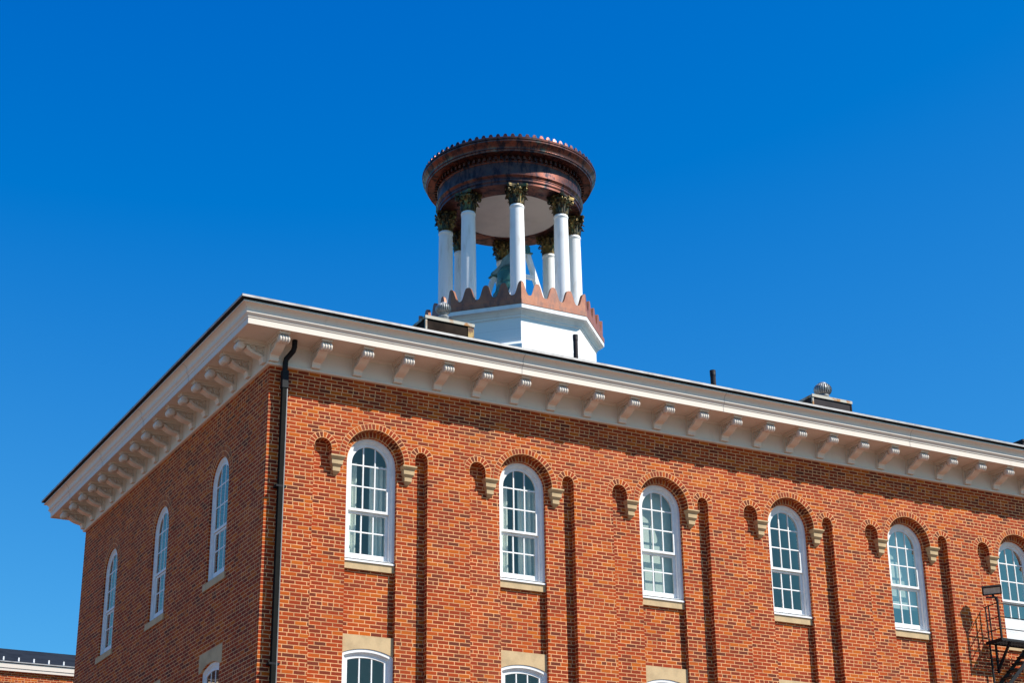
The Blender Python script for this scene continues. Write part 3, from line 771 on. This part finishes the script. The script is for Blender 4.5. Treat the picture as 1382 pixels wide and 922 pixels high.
def vent_pipe(label, x, y, ztop, r):
    P = thing('vent_pipe', label, 'vent pipe', (x, y, roof_z(y)), 'vent pipes on the roof')
    m = MB(); m.smooth = True; m.lathe([(r, roof_z(y)-0.05), (r, ztop-0.10)], 20, (x, y, 0)); part('stack', m, M['slate_sheet'], P)
    m = MB(); m.smooth = True; m.lathe([(r+0.004, ztop-0.12), (r+0.006, ztop), (r-0.012, ztop), (r-0.012, ztop-0.12)], 20, (x, y, 0)); part('collar', m, M['black_metal'], P)
    m = MB(); m.lathe([(r*2.2, roof_z(y)-0.02), (r+0.012, roof_z(y)+0.06), (r+0.003, roof_z(y)+0.10)], 20, (x, y, 0)); part('flashing', m, M['edge'], P)
vent_pipe('dark vent pipe standing in front of the white cupola base', 6.463, 0.5, 1.970, 0.046)
vent_pipe('dark vent pipe standing alone against the sky between the cupola and the right vent', 9.70, 0.5, 1.795, 0.056)

# ------------------------------------------------------------------ fire escape and floodlight at the right edge
FE = thing('fire_escape', 'black iron fire escape landing with railing below the boarded window', 'fire escape', (17.0, -0.25, G))
PX0, PX1, PY, PZ = 15.79, 18.9, -0.47, -3.345
m = MB()
for y in (-0.06, PY): m.bar((PX0, y, PZ), (PX1, y, PZ), 0.03, 0.05)
for x in (PX0, 16.9, PX1): m.bar((x, -0.02, PZ-0.004), (x, PY, PZ-0.004), 0.035, 0.065)
for i in range(11):
    y = -0.09-0.034*i; m.bar((PX0, y, PZ+0.008), (PX1, y, PZ+0.008), 0.008, 0.028)
for i in range(40):
    x = PX0+0.05+i*0.078
    if x < PX1: m.bar((x, -0.06, PZ+0.005), (x, PY, PZ+0.005), 0.008, 0.018)
part('landing', m, M['black_metal'], FE)
m = MB()
for (x, y, t) in ((PX0+0.02, -0.09, -2.60), (PX0, -0.20, -2.585), (17.4, PY, -2.545), (18.9, PY, -2.55)): m.bar((x, y, PZ-0.02), (x, y, t), 0.022)
m.bar((PX0, PY, PZ-0.03), (PX0, PY, -2.50), 0.036)
m.bar((PX0+0.02, -0.09, PZ-0.9), (PX0+0.02, -0.09, PZ), 0.03)
for z in (-2.60, -2.885, -3.13):
    m.bar((PX0+0.015, -0.04, z), (PX0, PY, z+0.01), 0.016); m.bar((PX0, PY, z+0.008), (PX1, PY, z+0.008), 0.016)
part('railing', m, M['black_metal'], FE)
for x in (PX0+0.24, 17.3, 18.7):
    m = MB(); m.bar((x, -0.01, PZ-0.55), (x, PY+0.03, PZ-0.03), 0.05, 0.035); m.bar((x, -0.03, PZ-0.60), (x, -0.03, PZ-0.02), 0.045, 0.03)
    part('knee_brace', m, M['black_metal'], FE)
m = MB()
m.bar((16.85, -0.44, PZ), (14.65, -0.44, PZ-2.05), 0.025, 0.07); m.bar((16.85, -0.10, PZ), (14.65, -0.10, PZ-2.05), 0.025, 0.07)
for i in range(13):
    t = (i+0.6)/13; x = 16.85-2.2*t; z = PZ-2.05*t; m.box(x-0.09, x+0.09, -0.43, -0.11, z-0.01, z+0.015)
part('stair_flight', m, M['black_metal'], FE)
FL = thing('floodlight', 'black rectangular floodlight on the fire escape railing post', 'floodlight', (15.74, -0.44, -2.5))
T = Matrix.Translation((15.715, -0.43, -2.335)) @ Matrix.Rotation(radians(-38), 4, 'Z') @ Matrix.Rotation(radians(32), 4, 'X') @ Matrix.Rotation(radians(-3), 4, 'Y')
m = MB(); m.box(-0.195, 0.195, 0.0, 0.085, -0.088, 0.088, T)
for i in range(7): m.box(-0.17+i*0.055, -0.155+i*0.055, 0.085, 0.125, -0.075, 0.075, T)
for q in ((-0.195, 0.195, -0.014, 0.0, 0.066, 0.088), (-0.195, 0.195, -0.014, 0.0, -0.088, -0.066), (-0.195, -0.172, -0.014, 0.0, -0.066, 0.066), (0.172, 0.195, -0.014, 0.0, -0.066, 0.066)): m.box(*q, T)
part('housing', m, M['black_metal'], FL)
m = MB(); m.box(-0.171, 0.171, -0.006, -0.002, -0.065, 0.065, T); part('lens', m, M['lens'], FL)
m = MB()
m.bar(T @ Vector((0, 0.03, -0.085)), (15.74, -0.44, -2.475), 0.04, 0.03); m.bar((15.60, -0.36, -2.475), (15.80, -0.475, -2.48), 0.06, 0.022); m.bar((15.76, -0.45, -2.48), (15.795, -0.475, -2.60), 0.05, 0.03)
part('mounting_arm', m, M['black_metal'], FL)

# ------------------------------------------------------------------ curtains and blinds behind the glass
def drape(label, place, x0, x1, z0, z1, nfold, depth=0.03):
    m = MB(); m.smooth = True; N = nfold*8; tk = 0.004
    for i in range(N):
        a, b = i/N, (i+1)/N
        f = lambda t: depth*sin(2*pi*nfold*t)+0.3*depth*sin(2*pi*nfold*2.3*t+1)
        xa, xb = x0+(x1-x0)*a, x0+(x1-x0)*b
        m.face([place(xa, f(a), z0), place(xb, f(b), z0), place(xb, f(b), z1), place(xa, f(a), z1)])
        m.face([place(xa, f(a)+tk, z0), place(xa, f(a)+tk, z1), place(xb, f(b)+tk, z1), place(xb, f(b)+tk, z0)])
    o_ = part('curtain', m, M['cloth']); tag(o_, label, 'curtain'); return o_
fp = lambda c: (lambda x, y, z: (c+0.01+x, FY+0.30+y, z))
lp = lambda c: (lambda x, y, z: (0.05+0.26+y, c-x, z))
drape('pale curtain at the left side of the arched window nearest the drainpipe', fp(BAYC[0]), -0.44, -0.13, -3.3, -1.35, 3)
drape('pale curtain at the right side of the arched window nearest the drainpipe', fp(BAYC[0]), 0.12, 0.46, -3.3, -1.35, 4)
drape('pale curtain at the left side of the second arched window from the drainpipe', fp(BAYC[1]), -0.44, -0.12, -3.3, -1.35, 3)
drape('pale curtain at the right side of the second arched window from the drainpipe', fp(BAYC[1]), 0.10, 0.46, -3.3, -1.35, 4)
for c, nm in zip(LEFTC, ('nearest the corner', 'in the middle', 'farthest from the corner')):
    drape('pale curtain gathered behind the shaded side wall window %s' % nm, lp(c), -0.10, 0.14, -3.3, -1.2, 3)
def blind(label, c, z0, z1):
    m = MB(); m.box(c+0.01-0.42, c+0.01+0.42, FY+0.24, FY+0.246, z0, z1); m.box(c+0.01-0.42, c+0.01+0.42, FY+0.235, FY+0.252, z0-0.03, z0)
    tag(part('roller_blind', m, M['blind']), label, 'blind')
blind('grey roller blind pulled down in the third arched window from the drainpipe', BAYC[2], -3.12, -1.0)
blind('pale roller blind stopping above the lowest panes of the fifth arched window', BAYC[4], -2.68, -1.0)

# ------------------------------------------------------------------ neighbouring building beyond the left end
NBG = thing('neighbour_building', 'brick building with dark metal roof and pale cornice beyond the left end', 'building', (-4, 33, G))
NX0, NX1, NY = -24.0, 9.0, 30.0
m = MB(); m.box(NX0, NX1, NY, NY+6, G, 0.62); part('wall', m, M['brick'], NBG)
m = MB(); m.box(NX0-0.1, NX1+0.1, NY-0.11, NY+0.1, 0.60, 0.69); m.box(NX0-0.14, NX1+0.14, NY-0.13, NY+0.1, 0.692, 0.845)
part('cornice', m, M['trim'], NBG)
m = MB(); rx0, rx1 = NX0-0.35, NX1+0.35
m.prism([(NY-0.14, 0.846), (NY-0.14, 0.885), (NY+3, 1.98), (NY+6.42, 0.885), (NY+6.42, 0.846)], lambda y, z, t: (rx0 if t == 0 else rx1, y, z))
part('roof', m, M['roof'], NBG)
m = MB(); m.box(rx0, rx1, NY-0.165, NY-0.13, 0.865, 0.90); part('gutter', m, M['edge'], NBG)
for i in range(20):
    x = 2.523-5*0.49+0.485*i
    if x > 6: break
    m = MB(); z = 0.885+(0.05)*0.32; m.box(x-0.022, x+0.022, NY-0.11, NY-0.08, 0.90, 1.045); m.box(x-0.022, x+0.022, NY-0.12, NY+0.08, 0.93, 0.955); part('snow_guard', m, M['white'], NBG)
